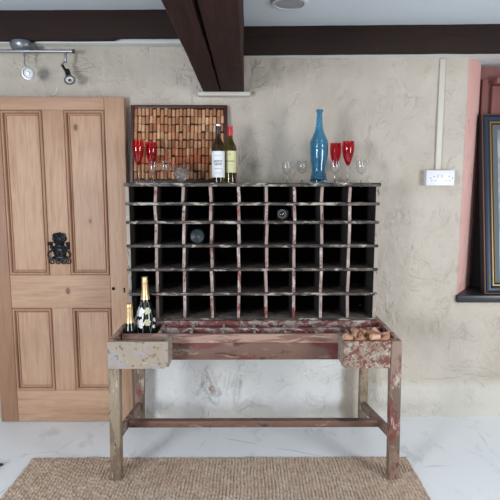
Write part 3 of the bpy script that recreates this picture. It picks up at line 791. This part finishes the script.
FL = [(.005, .094), (.009, .101), (.0150, .117), (.0215, .140), (.0262, .168), (.0275, .192), (.0258, .224)]
SM = [(.006, .052), (.016, .057), (.0245, .068), (.0285, .084), (.0285, .100), (.0265, .122)]
flute = goblet('champagne_flute', M_redg, FL, .09, .029)
small = goblet('cordial_glass', M_clear, SM, .05, .024)
def place(proto, first, u, Y, label, group, s=1.0, vbase=None):
    o = proto if first else copy_tree(proto)
    x = at(u, 180, Y).x
    o.location = (x, Y, RZ1 + .0008); o.scale = (s * (1.22 if s > 1.015 and 'flute' in group else 1), s * (1.22 if s > 1.015 and 'flute' in group else 1), s)
    tag(o, label, 'glass', group); return o
G1, G2 = 'red flutes on the rack', 'small clear glasses on the rack'
place(flute, True, 138.8, 2.85, 'leftmost red champagne flute, in front of the cork board edge', G1, 1.04)
place(flute, False, 152.2, 2.90, 'red champagne flute second from left, in front of the cork board', G1, 1.02)
place(flute, False, 335.2, 2.95, 'red champagne flute between blue bottle and the rightmost red flute', G1, 1.02)
place(flute, False, 347.6, 2.88, 'rightmost red champagne flute on the rack', G1, 1.04)
place(small, True, 287.0, 2.92, 'small clear glass farthest left of the blue bottle', G2, .98)
place(small, False, 301.8, 2.90, 'small clear glass second to the left of the blue bottle', G2, 1.02)
place(small, False, 315.0, 3.00, 'small clear glass standing behind the blue bottle', G2, 1.08)
place(small, False, 335.0, 2.84, 'small clear glass in front of a red flute right of blue bottle', G2, 1.0)
place(small, False, 361.2, 2.87, 'small clear glass rightmost on the rack', G2, 1.02)
place(small, False, 153.4, 2.82, 'small clear glass in front of the second red flute from left', G2, .95)
place(small, False, 165.0, 2.87, 'small clear glass between red flutes and tipped cut crystal glass', G2, 1.0)
# tipped cut-crystal glass
cut = goblet('crystal_glass', M_crys, [(.008, .040), (.028, .044), (.036, .056), (.039, .075), (.039, .100), (.037, .114)], .04, .028, .006, .003, flute=lambda a, z: .07 * math.cos(9 * a) * math.sin(z * 150) if z > .042 else 0)
pb = at(181, 176.5, 2.83)
tag(cut, 'cut crystal glass lying on its side in front of the cork board', 'glass')
cut.rotation_euler = Euler((0, math.radians(122), math.radians(14)))
cut.location = (pb.x - .066, 2.83, RZ1 + .090)

# ------------------------------------------------------------------ champagne bottles in the tray
def champagne(x, y, z, H, R, label, flowers):
    t = empty('champagne_bottle', (x, y, z), label=label, cat='bottle', group='champagne bottles in the tray')
    if flowers: P_ = [(0, .02), (.6, .005), (.95, 0), (1.0, .012), (1.0, .10), (.99, .22), (.95, .33), (.86, .42), (.72, .50), (.55, .58), (.41, .66), (.33, .73), (.275, .80), (.255, .90), (.27, .905), (.27, .93), (.25, .935), (.25, .96)]
    else: P_ = [(0, .02), (.6, .005), (.93, 0), (1.0, .012), (1.0, .20), (1.0, .32), (.94, .40), (.80, .48), (.68, .56), (.58, .64), (.54, .72), (.52, .80), (.50, .90), (.53, .905), (.53, .93), (.50, .935), (.50, .96)]
    body = [(r * R, q * H) for r, q in P_] + [(0, .962 * H)]
    rz = interp(body[3:-1])
    m = MB(); m.lathe(body, 40); m.build('glass_body', M_green, t)
    nk = P_[13][0] * R
    zs = [.66 + .30 * i / 14 for i in range(15)] if flowers else [.56 + .40 * i / 18 for i in range(19)]
    fo = [(rz(q * H) + .0012, q * H) for q in zs]
    m = MB(); m.lathe(fo + [(nk * .95, .985 * H), (nk * 1.12, .99 * H), (nk * 1.05, H), (0, H * 1.004)], 32, flute=lambda a, q: .02 * math.sin(7 * a + q * 300)); m.build('foil', M_gold, t)
    m = MB(); zb = .915 * H; m.tube([(nk * 1.1 * math.cos(a), nk * 1.1 * math.sin(a), zb) for a in [2 * PI * i / 24 for i in range(24)]], .0016, 6, closed=True); m.build('wire_collar', M_gold, t)
    if flowers:
        rnd = random.Random(2)
        def petal(mm, s0, z0, ang, ln, wd, off):
            pts = []
            for i in range(14):
                a = 2 * PI * i / 14; px = ln / 2 + ln / 2 * math.cos(a); pz = wd / 2 * math.sin(a) * (.75 + .25 * math.cos(a))
                pts.append((px * math.cos(ang) - pz * math.sin(ang), px * math.sin(ang) + pz * math.cos(ang)))
            def P3(s, q):
                z_ = z0 + q; r = rz(z_) + off; a = (s0 + s) / rz(z0) + .16
                return (r * math.sin(a), -r * math.cos(a), z_)
            cx = sum(p[0] for p in pts) / 14; cz = sum(p[1] for p in pts) / 14
            c = mm.bm.verts.new(P3(cx, cz)); vs = [mm.bm.verts.new(P3(*p)) for p in pts]
            mid = [mm.bm.verts.new(P3((p[0] + cx) / 2, (p[1] + cz) / 2)) for p in pts]
            for i in range(14):
                j = (i + 1) % 14
                mm.bm.faces.new((vs[i], vs[j], mid[j], mid[i])); mm.bm.faces.new((mid[i], mid[j], c))
        for fi, (s, q, size) in enumerate(((-.033, .178, .031), (-.031, .114, .028), (.012, .184, .020), (.010, .122, .020), (.054, .130, .012), (.046, .096, .012), (-.075, .14, .016))):
            n = 6; mm = MB()
            for k in range(n): petal(mm, s, q, 2 * PI * k / n + rnd.uniform(-.2, .2), size * rnd.uniform(.85, 1.05), size * .85, .0018 + .0003 * k)
            mm.build('white_flower' if fi not in (2, 3) else 'pale_green_flower', M_petal if fi not in (2, 3) else M_petal2, t)
        m = MB()
        for k in range(5):
            a0 = rnd.uniform(-.7, .7); pts = []
            for i in range(12):
                z_ = .06 + .17 * i / 11; r = rz(z_) + .0002; a = a0 + .35 * math.sin(i * .25 + k); pts.append((r * math.sin(a), -r * math.cos(a), z_))
            m.tube(pts, .0008, 5)
        m.build('flower_stems', M_lgrey, t)
    else:
        m = MB(); bottle_patch('paper_label', M_blackfoil, t, rz, -1.1, 1.1, .02, .08); m.bm.free()
    return t
pc = at(146.0, 300, 2.705); champagne(pc.x, 2.688, TRAY + .001, 1.014 - TRAY, .0585, 'tall champagne bottle painted with white flowers standing in the tray', True)
pm = at(130.4, 318, 2.615); champagne(pm.x - .003, 2.608, TRAY + .001, .884 - TRAY, .0325, 'small gold-necked champagne bottle in front of the flowered bottle', False)

# ------------------------------------------------------------------ bottles lying in the rack
def lying(u, cell_z, r, L, yb, mat, label, clear=False):
    x = at(u, 225, RF).x
    t = empty('wine_bottle', (x, yb, cell_z + r + .0068), (-PI / 2, 0, 0), label, 'bottle', 'bottles lying in the rack')
    prof = [(0, .014), (r * .12, .013), (r * .5, .008), (r * .74, .0015), (r * .84, 0), (r, .006), (r, L * .6), (r * .9, L * .66), (r * .45, L * .76), (.014, L * .84), (.014, L), (0, L)]
    m = MB(); m.lathe(prof, 36); m.build('glass_body', mat, t)
    if clear:
        m = MB(); m.tube([(r * .55 * math.cos(a), r * .55 * math.sin(a), .004) for a in [2 * PI * i / 28 for i in range(28)]], .0016, 8, closed=True); m.build('base_ring', M_greyring, t)
    return t
lying(196.3, 1.175, .042, .24, 2.80, M_base, 'dusty green bottle base inside a third-row cell of the rack')
lying(282.6, 1.306, .036, .24, 2.80, M_clear, 'clear glass bottle base inside a second-row cell of the rack', True)

# ------------------------------------------------------------------ loose corks in the right-hand box
CORKS = [((0.6271, 2.5052, 0.7228), (0.398, 0.34, 0.62, -0.585)),
 ((0.5825, 2.5195, 0.7228), (0.444, -0.645, -0.289, 0.551)),
 ((0.6037, 2.4365, 0.7228), (0.532, -0.598, -0.377, 0.466)),
 ((0.5227, 2.4534, 0.7228), (0.617, -0.681, 0.192, 0.345)),
 ((0.564, 2.4302, 0.7398), (0.239, 0.628, -0.634, -0.383)),
 ((0.5687, 2.5558, 0.7478), (0.179, -0.357, 0.61, 0.684)),
 ((0.5712, 2.4638, 0.7353), (0.946, 0.207, 0.239, 0.067)),
 ((0.6944, 2.4675, 0.7228), (0.116, -0.212, 0.675, 0.697)),
 ((0.5021, 2.4206, 0.7542), (0.024, -0.684, -0.438, -0.583)),
 ((0.5108, 2.5047, 0.7311), (0.483, -0.787, 0.326, 0.2)),
 ((0.6618, 2.4848, 0.7229), (0.508, -0.576, 0.411, 0.492)),
 ((0.6464, 2.4424, 0.7295), (0.272, -0.026, 0.821, -0.501)),
 ((0.6687, 2.5346, 0.7353), (0.319, 0.863, -0.388, -0.053)),
 ((0.591, 2.4858, 0.7328), (0.426, 0.109, -0.458, -0.773)),
 ((0.6071, 2.5355, 0.7489), (0.701, 0.687, 0.05, 0.183)),
 ((0.6979, 2.4618, 0.7545), (0.269, -0.785, -0.11, 0.547)),
 ((0.6688, 2.5115, 0.7547), (0.323, -0.436, 0.126, 0.83)),
 ((0.6397, 2.4232, 0.7555), (0.601, 0.157, 0.697, 0.358)),
 ((0.5405, 2.5141, 0.7229), (0.486, -0.466, 0.531, 0.513)),
 ((0.6899, 2.4294, 0.744), (0.783, 0.245, 0.373, 0.433)),
 ((0.6398, 2.4927, 0.7504), (0.431, -0.577, 0.34, 0.604)),
 ((0.6971, 2.5239, 0.7229), (0.334, -0.334, -0.623, -0.623)),
 ((0.6121, 2.7913, 0.7228), (0.314, 0.675, -0.211, 0.633)),
 ((0.6847, 2.6467, 0.7228), (0.359, -0.177, -0.684, -0.609)),
 ((0.5456, 2.4717, 0.7487), (0.046, -0.176, -0.711, 0.679))]
def make_corks():
    rnd = random.Random(21)
    for i, (loc, q) in enumerate(CORKS):
        m = MB(); lay = m.bm.verts.layers.float_color.new('tint'); tint = Vector(srgb(*rnd.choice(((208, 164, 136), (192, 146, 118), (218, 180, 154), (176, 128, 98)))))
        r = .0150; L = .050
        vs = m.lathe([(0, -L / 2), (r * .9, -L / 2), (r, -L / 2 + .0015), (r, L / 2 - .0015), (r * .9, L / 2), (0, L / 2)], 18)
        for v in vs: v[lay] = (*tint, 1)
        o = m.build('wine_cork', M_cork)
        o.location = loc; o.rotation_mode = 'QUATERNION'; o.rotation_quaternion = q
        tag(o, 'loose used wine cork in the heap in the table\'s right-hand box', 'cork', 'loose corks in the right-hand box')
make_corks()

# ------------------------------------------------------------------ rug
def make_rug():
    x0, x1, y0, y1 = -1.197, 0.890, 1.15, 2.628
    sx, sy = .0035, .0075
    nx = int((x1 - x0) / sx) + 1; ny = int((y1 - y0) / sy) + 1
    X, Y = np.meshgrid(np.linspace(x0, x1, nx), np.linspace(y0, y1, ny))
    wob = .006 * (fbm(X * 5 + 3, Y * 9 + 3, 5) - .5)
    rp = .0175; q = (X + wob * 2) / rp
    rib = np.abs(np.sin(PI * q)) ** .7
    k = np.floor(q)
    seg = .5 + .5 * np.sin(2 * PI * (Y / .030 + (q - k) * .8 + vnoise(k * 7.3, k * 0 + 2, 8) * 5))
    H = .001 + .0115 * rib * (.35 + .65 * seg) * (.5 + 1.0 * fbm(X * 40, Y * 25, 15, 2)) + .004 * (fbm(X * 4, Y * 4, 19) - .5)
    ed = np.minimum(np.minimum(X - x0, x1 - X), np.minimum(Y - y0, y1 - Y)); H = H * np.clip(ed / .008, 0.02, 1)
    Yj = Y + (Y > y1 - .05) * (.012 * (fbm(X * 22, X * 0 + 1, 33) - .5) + .01 * (fbm(X * 3, X * 0 + 4, 37) - .5))
    Xj = X + ((X < x0 + .03) | (X > x1 - .03)) * .010 * (fbm(Y * 18, Y * 0 + 2, 35) - .5)
    o = grid_mesh('rug', np.stack([Xj, Yj, H], -1), nx, ny, None, M_jute)
    tag(o, 'woven natural jute rug lying under the front of the table', 'rug')
make_rug()

# dark pointed thing at the left edge of the floor
q = at(4.0, 464.5, 2.55)
m = MB(); m.prism([(0, 0), (-.16, -.02), (-.30, .04), (-.30, .16), (-.05, .05)], 0, .012)
for v in m.bm.verts: v.co = Vector((v.co.x, -v.co.z, v.co.y + (.008 if v.co.x > -.1 else 0)))
o = m.build('floor_mat', M_blackfoil, smooth=False); qz = 1.5 / ((500 * ST + (466 - 250) * CT) / (500 * CT - (466 - 250) * ST))
o.location = (at(4.0, 466, qz).x, qz, 0.001); tag(o, 'thin dark pointed mat corner on the floor left of the rug', 'mat')

# ------------------------------------------------------------------ ceiling spot bar
def make_spots():
    t = empty('track_light', (0, 0, 0)); tag(t, 'chrome ceiling bar with two small spotlights above the pine door', 'light')
    Y = 3.03
    cx = at(22.5, 45, Y).x
    m = MB(); m.lathe([(0, 0), (.066, 0), (.070, -.006), (.070, -.026), (.062, -.042), (.044, -.052), (0, -.055)], 32, Matrix.Translation((cx, Y + .015, 2.3365))); m.build('ceiling_rose', M_chrome, t)
    zr = at(40, 51.5, Y).z; xe = at(75, 51.5, Y).x
    m = MB(); m.tube([(-2.0, Y, zr), (xe - .012, Y, zr)], .0085, 14); m.build('bar', M_chrome, t)
    m = MB(); m.tube([(xe - .012, Y, zr), (xe, Y, zr)], .0105, 14); m.build('bar_end_cap', M_dkmetal, t)
    # spot facing the room
    a0 = at(25, 52, Y - .0); a1 = at(25, 64, Y); hb = at(29, 73.5, Y - .03)
    m = MB(); m.tube([(a0.x, Y, zr - .006), (a0.x, Y, zr - .03)], .006, 12); m.tube([(a0.x, Y, zr - .03), a1, (hb.x - .008, Y, hb.z + .018)], .0035, 10); m.build('arm', M_chrome, t)
    def head(c, d, rr, Lh, name='spot_head'):
        d = Vector(d).normalized(); R = d.to_track_quat('Z', 'Y').to_matrix().to_4x4(); Mx = Matrix.Translation(c) @ R
        m = MB(); m.lathe([(0, -Lh), (rr * .5, -Lh), (rr * .55, -Lh * .5), (rr * .6, -Lh * .35), (rr * .95, -.006), (rr, 0), (rr, .004), (rr * .86, .004), (rr * .84, -.004), (rr * .5, -Lh * .3), (0, -Lh * .32)], 28, Mx); h = m.build(name, M_dkmetal, t)
        m = MB(); m.lathe([(rr * .98, -.002), (rr * 1.06, 0), (rr * 1.06, .005), (rr * .84, .006), (rr * .82, .001)], 28, Mx); m.build('rim', M_chrome if name == 'spot_head' else M_dkmetal, h)
        m = MB(); m.lathe([(0, .003), (rr * .4, .002), (rr * .8, -.002), (rr * .82, -.004), (0, -.004)], 24, Mx); m.build('bulb', M_lens, h)
        m = MB(); m.lathe([(0, .007), (rr * .3, .006), (rr * .34, .002), (0, .002)], 16, Mx); m.build('bulb_cap', M_chrome, h)
    head(hb, (.12, -1, -.15), .034, .06)
    b0 = at(66, 53, Y); b1 = at(66, 63, Y); c2 = at(70, 80, Y - .03)
    m = MB(); m.box((b1.x - .007, Y - .006, b1.z), (b1.x + .007, Y + .006, zr - .005), .002); m.tube([(b1.x, Y - .007, b1.z + .006), (at(62.5, 66, Y).x, Y - .01, at(62.5, 66, Y).z)], .006, 10); m.build('arm', M_chrome, t)
    head(c2, (.35, -.62, -.75), .030, .085)
    m = MB(); e = at(62.5, 65, Y - .006); f = at(68, 74, Y - .02); m.tube([e, f], .008, 10); m.build('cable_sleeve', M_dkmetal, t)
make_spots()

# ------------------------------------------------------------------ round ceiling vent
c = at(290.5, 0, 2.57); vr = .092
t = empty('ceiling_vent', (c.x, 2.618, 2.4145), label='round white perforated vent on the ceiling right of the centre beam', cat='vent')
m = MB(); m.lathe([(0, 0), (vr, 0), (vr, -.006), (vr * .95, -.012), (vr * .80, -.014), (vr * .78, -.010), (0, -.010)], 48); m.build('rim', M_greypl, t)
m = MB()
for k in range(1, 7):
    rr = vr * .74 * k / 6; n = int(2 * PI * rr / .0135)
    for i in range(n):
        a = 2 * PI * i / n; m.lathe([(0, 0), (.0042, 0), (.0042, -.0006), (0, -.0006)], 8, Matrix.Translation((rr * math.cos(a), rr * math.sin(a), -.0102)))
m.build('perforations', M_hole, t, smooth=False)

# ------------------------------------------------------------------ socket and trunking
def make_socket():
    f = WY - .060
    a = at(427.3, 170.3, f); bq = at(454.7, 185.5, f)
    t = empty('power_socket', (0, 0, 0)); tag(t, 'white double power socket on the plaster wall beside the pink recess', 'socket')
    m = MB(); m.box((a.x, f + .012, bq.z), (bq.x, WY + .004, a.z), .003); m.build('back_box', M_plastic, t)
    m = MB(); m.box((a.x - .001, f, bq.z - .001), (bq.x + .001, f + .0118, a.z + .001), .004); pl = m.build('faceplate', M_plastic, t)
    def q(px, pz): return (a.x + (px - 75) / 272 * (bq.x - a.x), a.z + (pz - 100) / 148 * (bq.z - a.z))
    m = MB()
    for cx in (148, 287):
        for dx, dz, w, h in ((0 if cx < 200 else 5, 160, .004, .007), (-22, 200, .0065, .004), (17, 200, .0065, .004)):
            x, z = q(cx + dx, dz); m.box((x - w / 2, f - .0006, z - h / 2), (x + w / 2, f + .001, z + h / 2))
    m.build('pin_holes', M_hole, pl, smooth=False)
    m = MB()
    for px in (113, 326):
        x, z = q(px, 176); m.lathe([(0, 0), (.0034, 0), (.0034, .001), (0, .001)], 12, Matrix.Translation((x, f + .0002, z)) @ Matrix.Rotation(PI / 2, 4, 'X'))
    m.build('screw', M_dkmetal, pl)
    for px in (188, 226):
        x, z = q(px, 160); m = MB(); m.box((x - .006, f - .004, z - .011), (x + .006, f + .002, z + .011), .0015, rot=(.15, 0, 0)); m.build('rocker_switch', M_greypl, t)
    p0 = at(440, 60, WY - .012); 
    m = MB(); m.box((at(437, 120, WY).x, WY - .018, a.z + .004), (at(442.6, 120, WY).x, WY + .004, 2.262), .003)
    o = m.build('cable_trunking', plain('cream_trunking_paint', srgb(200, 194, 182), .5)); tag(o, 'slim cream-painted cable trunking running up from the socket to the beam', 'trunking')
make_socket()

# ------------------------------------------------------------------ picture in the recess
def make_picture():
    t = empty('framed_picture', (1.525, 3.140, ZS + .0185), (math.radians(-9.2), 0, 0), 'navy and gilt framed picture leaning in the pink recess on black sill', 'picture')
    W, H, D = .72, 1.17, .052
    def ring(name, prof, mat):
        m = MB(); loops = []
        for o, y in prof: loops.append([m.bm.verts.new((x, y, z)) for x, z in ((o, o), (W - o, o), (W - o, H - o), (o, H - o))])
        for A, B in zip(loops, loops[1:]):
            for k in range(4): m.bm.faces.new((A[k], A[(k + 1) % 4], B[(k + 1) % 4], B[k]))
        return m.build(name, mat, t, angle=25)
    ring('frame_side', [(0.002, D), (0, D), (0, .004), (.002, .002)], M_navyd)
    ring('gilt_outer_edge', [(.0005, .004), (.002, 0), (.007, -.001), (.009, .002)], M_giltd)
    ring('frame_moulding', [(.009, .001), (.014, -.006), (.024, -.011), (.036, -.010), (.046, -.003), (.050, .004)], M_navy)
    ring('gilt_slip', [(.050, .003), (.053, -.002), (.060, -.002), (.063, .004)], M_gilt)
    ring('inner_moulding', [(.063, .004), (.067, .002), (.072, .006)], M_navyd)
    ring('gilt_sight_edge', [(.072, .006), (.074, .004), (.078, .005), (.080, .009)], M_gilt)
    ring('mount', [(.080, .008), (.105, .009)], plain('teal_mount', srgb(78, 94, 104), .6))
    m = MB(); m.box((.10, .0095, .10), (W - .10, .014, H - .10)); m.build('print', M_print, t)
    m = MB(); m.box((.004, .015, .004), (W - .004, D, H - .004)); m.build('backing', M_navyd, t)
make_picture()

# ------------------------------------------------------------------ light: two windows behind the camera, soft sky
def window_light(name, loc, target, sx, sy, power, col):
    l = bpy.data.lights.new(name, 'AREA'); l.shape = 'RECTANGLE'; l.size = sx; l.size_y = sy; l.energy = power; l.color = col
    o = bpy.data.objects.new(name, l); C.objects.link(o); o.location = loc
    o.rotation_euler = (Vector(target) - Vector(loc)).to_track_quat('-Z', 'Y').to_euler()
window_light('window_daylight_left', (-2.3, -1.0, 1.40), (0.1, 2.8, 0.15), 0.8, 1.1, 104, (0.90, 0.95, 1.0))
window_light('window_daylight_right', (2.5, 0.3, 1.35), (0.7, 2.9, 0.30), 0.8, 1.1, 58, (0.96, 0.98, 1.0))
w = bpy.data.worlds.new('World'); sc.world = w; w.use_nodes = True
w.node_tree.nodes['Background'].inputs[0].default_value = (0.80, 0.90, 1.0, 1); w.node_tree.nodes['Background'].inputs[1].default_value = 0.38

vs_ = sc.view_settings; vs_.view_transform = 'Standard'; vs_.look = 'None'; vs_.gamma = 1.0; vs_.exposure = 0.0; vs_.use_curve_mapping = False
sc.cycles.use_denoising = True
sc.cycles.max_bounces = 14; sc.cycles.transmission_bounces = 14; sc.cycles.transparent_max_bounces = 16; sc.cycles.glossy_bounces = 6; sc.cycles.diffuse_bounces = 5
sc.cycles.caustics_refractive = True; sc.cycles.caustics_reflective = False
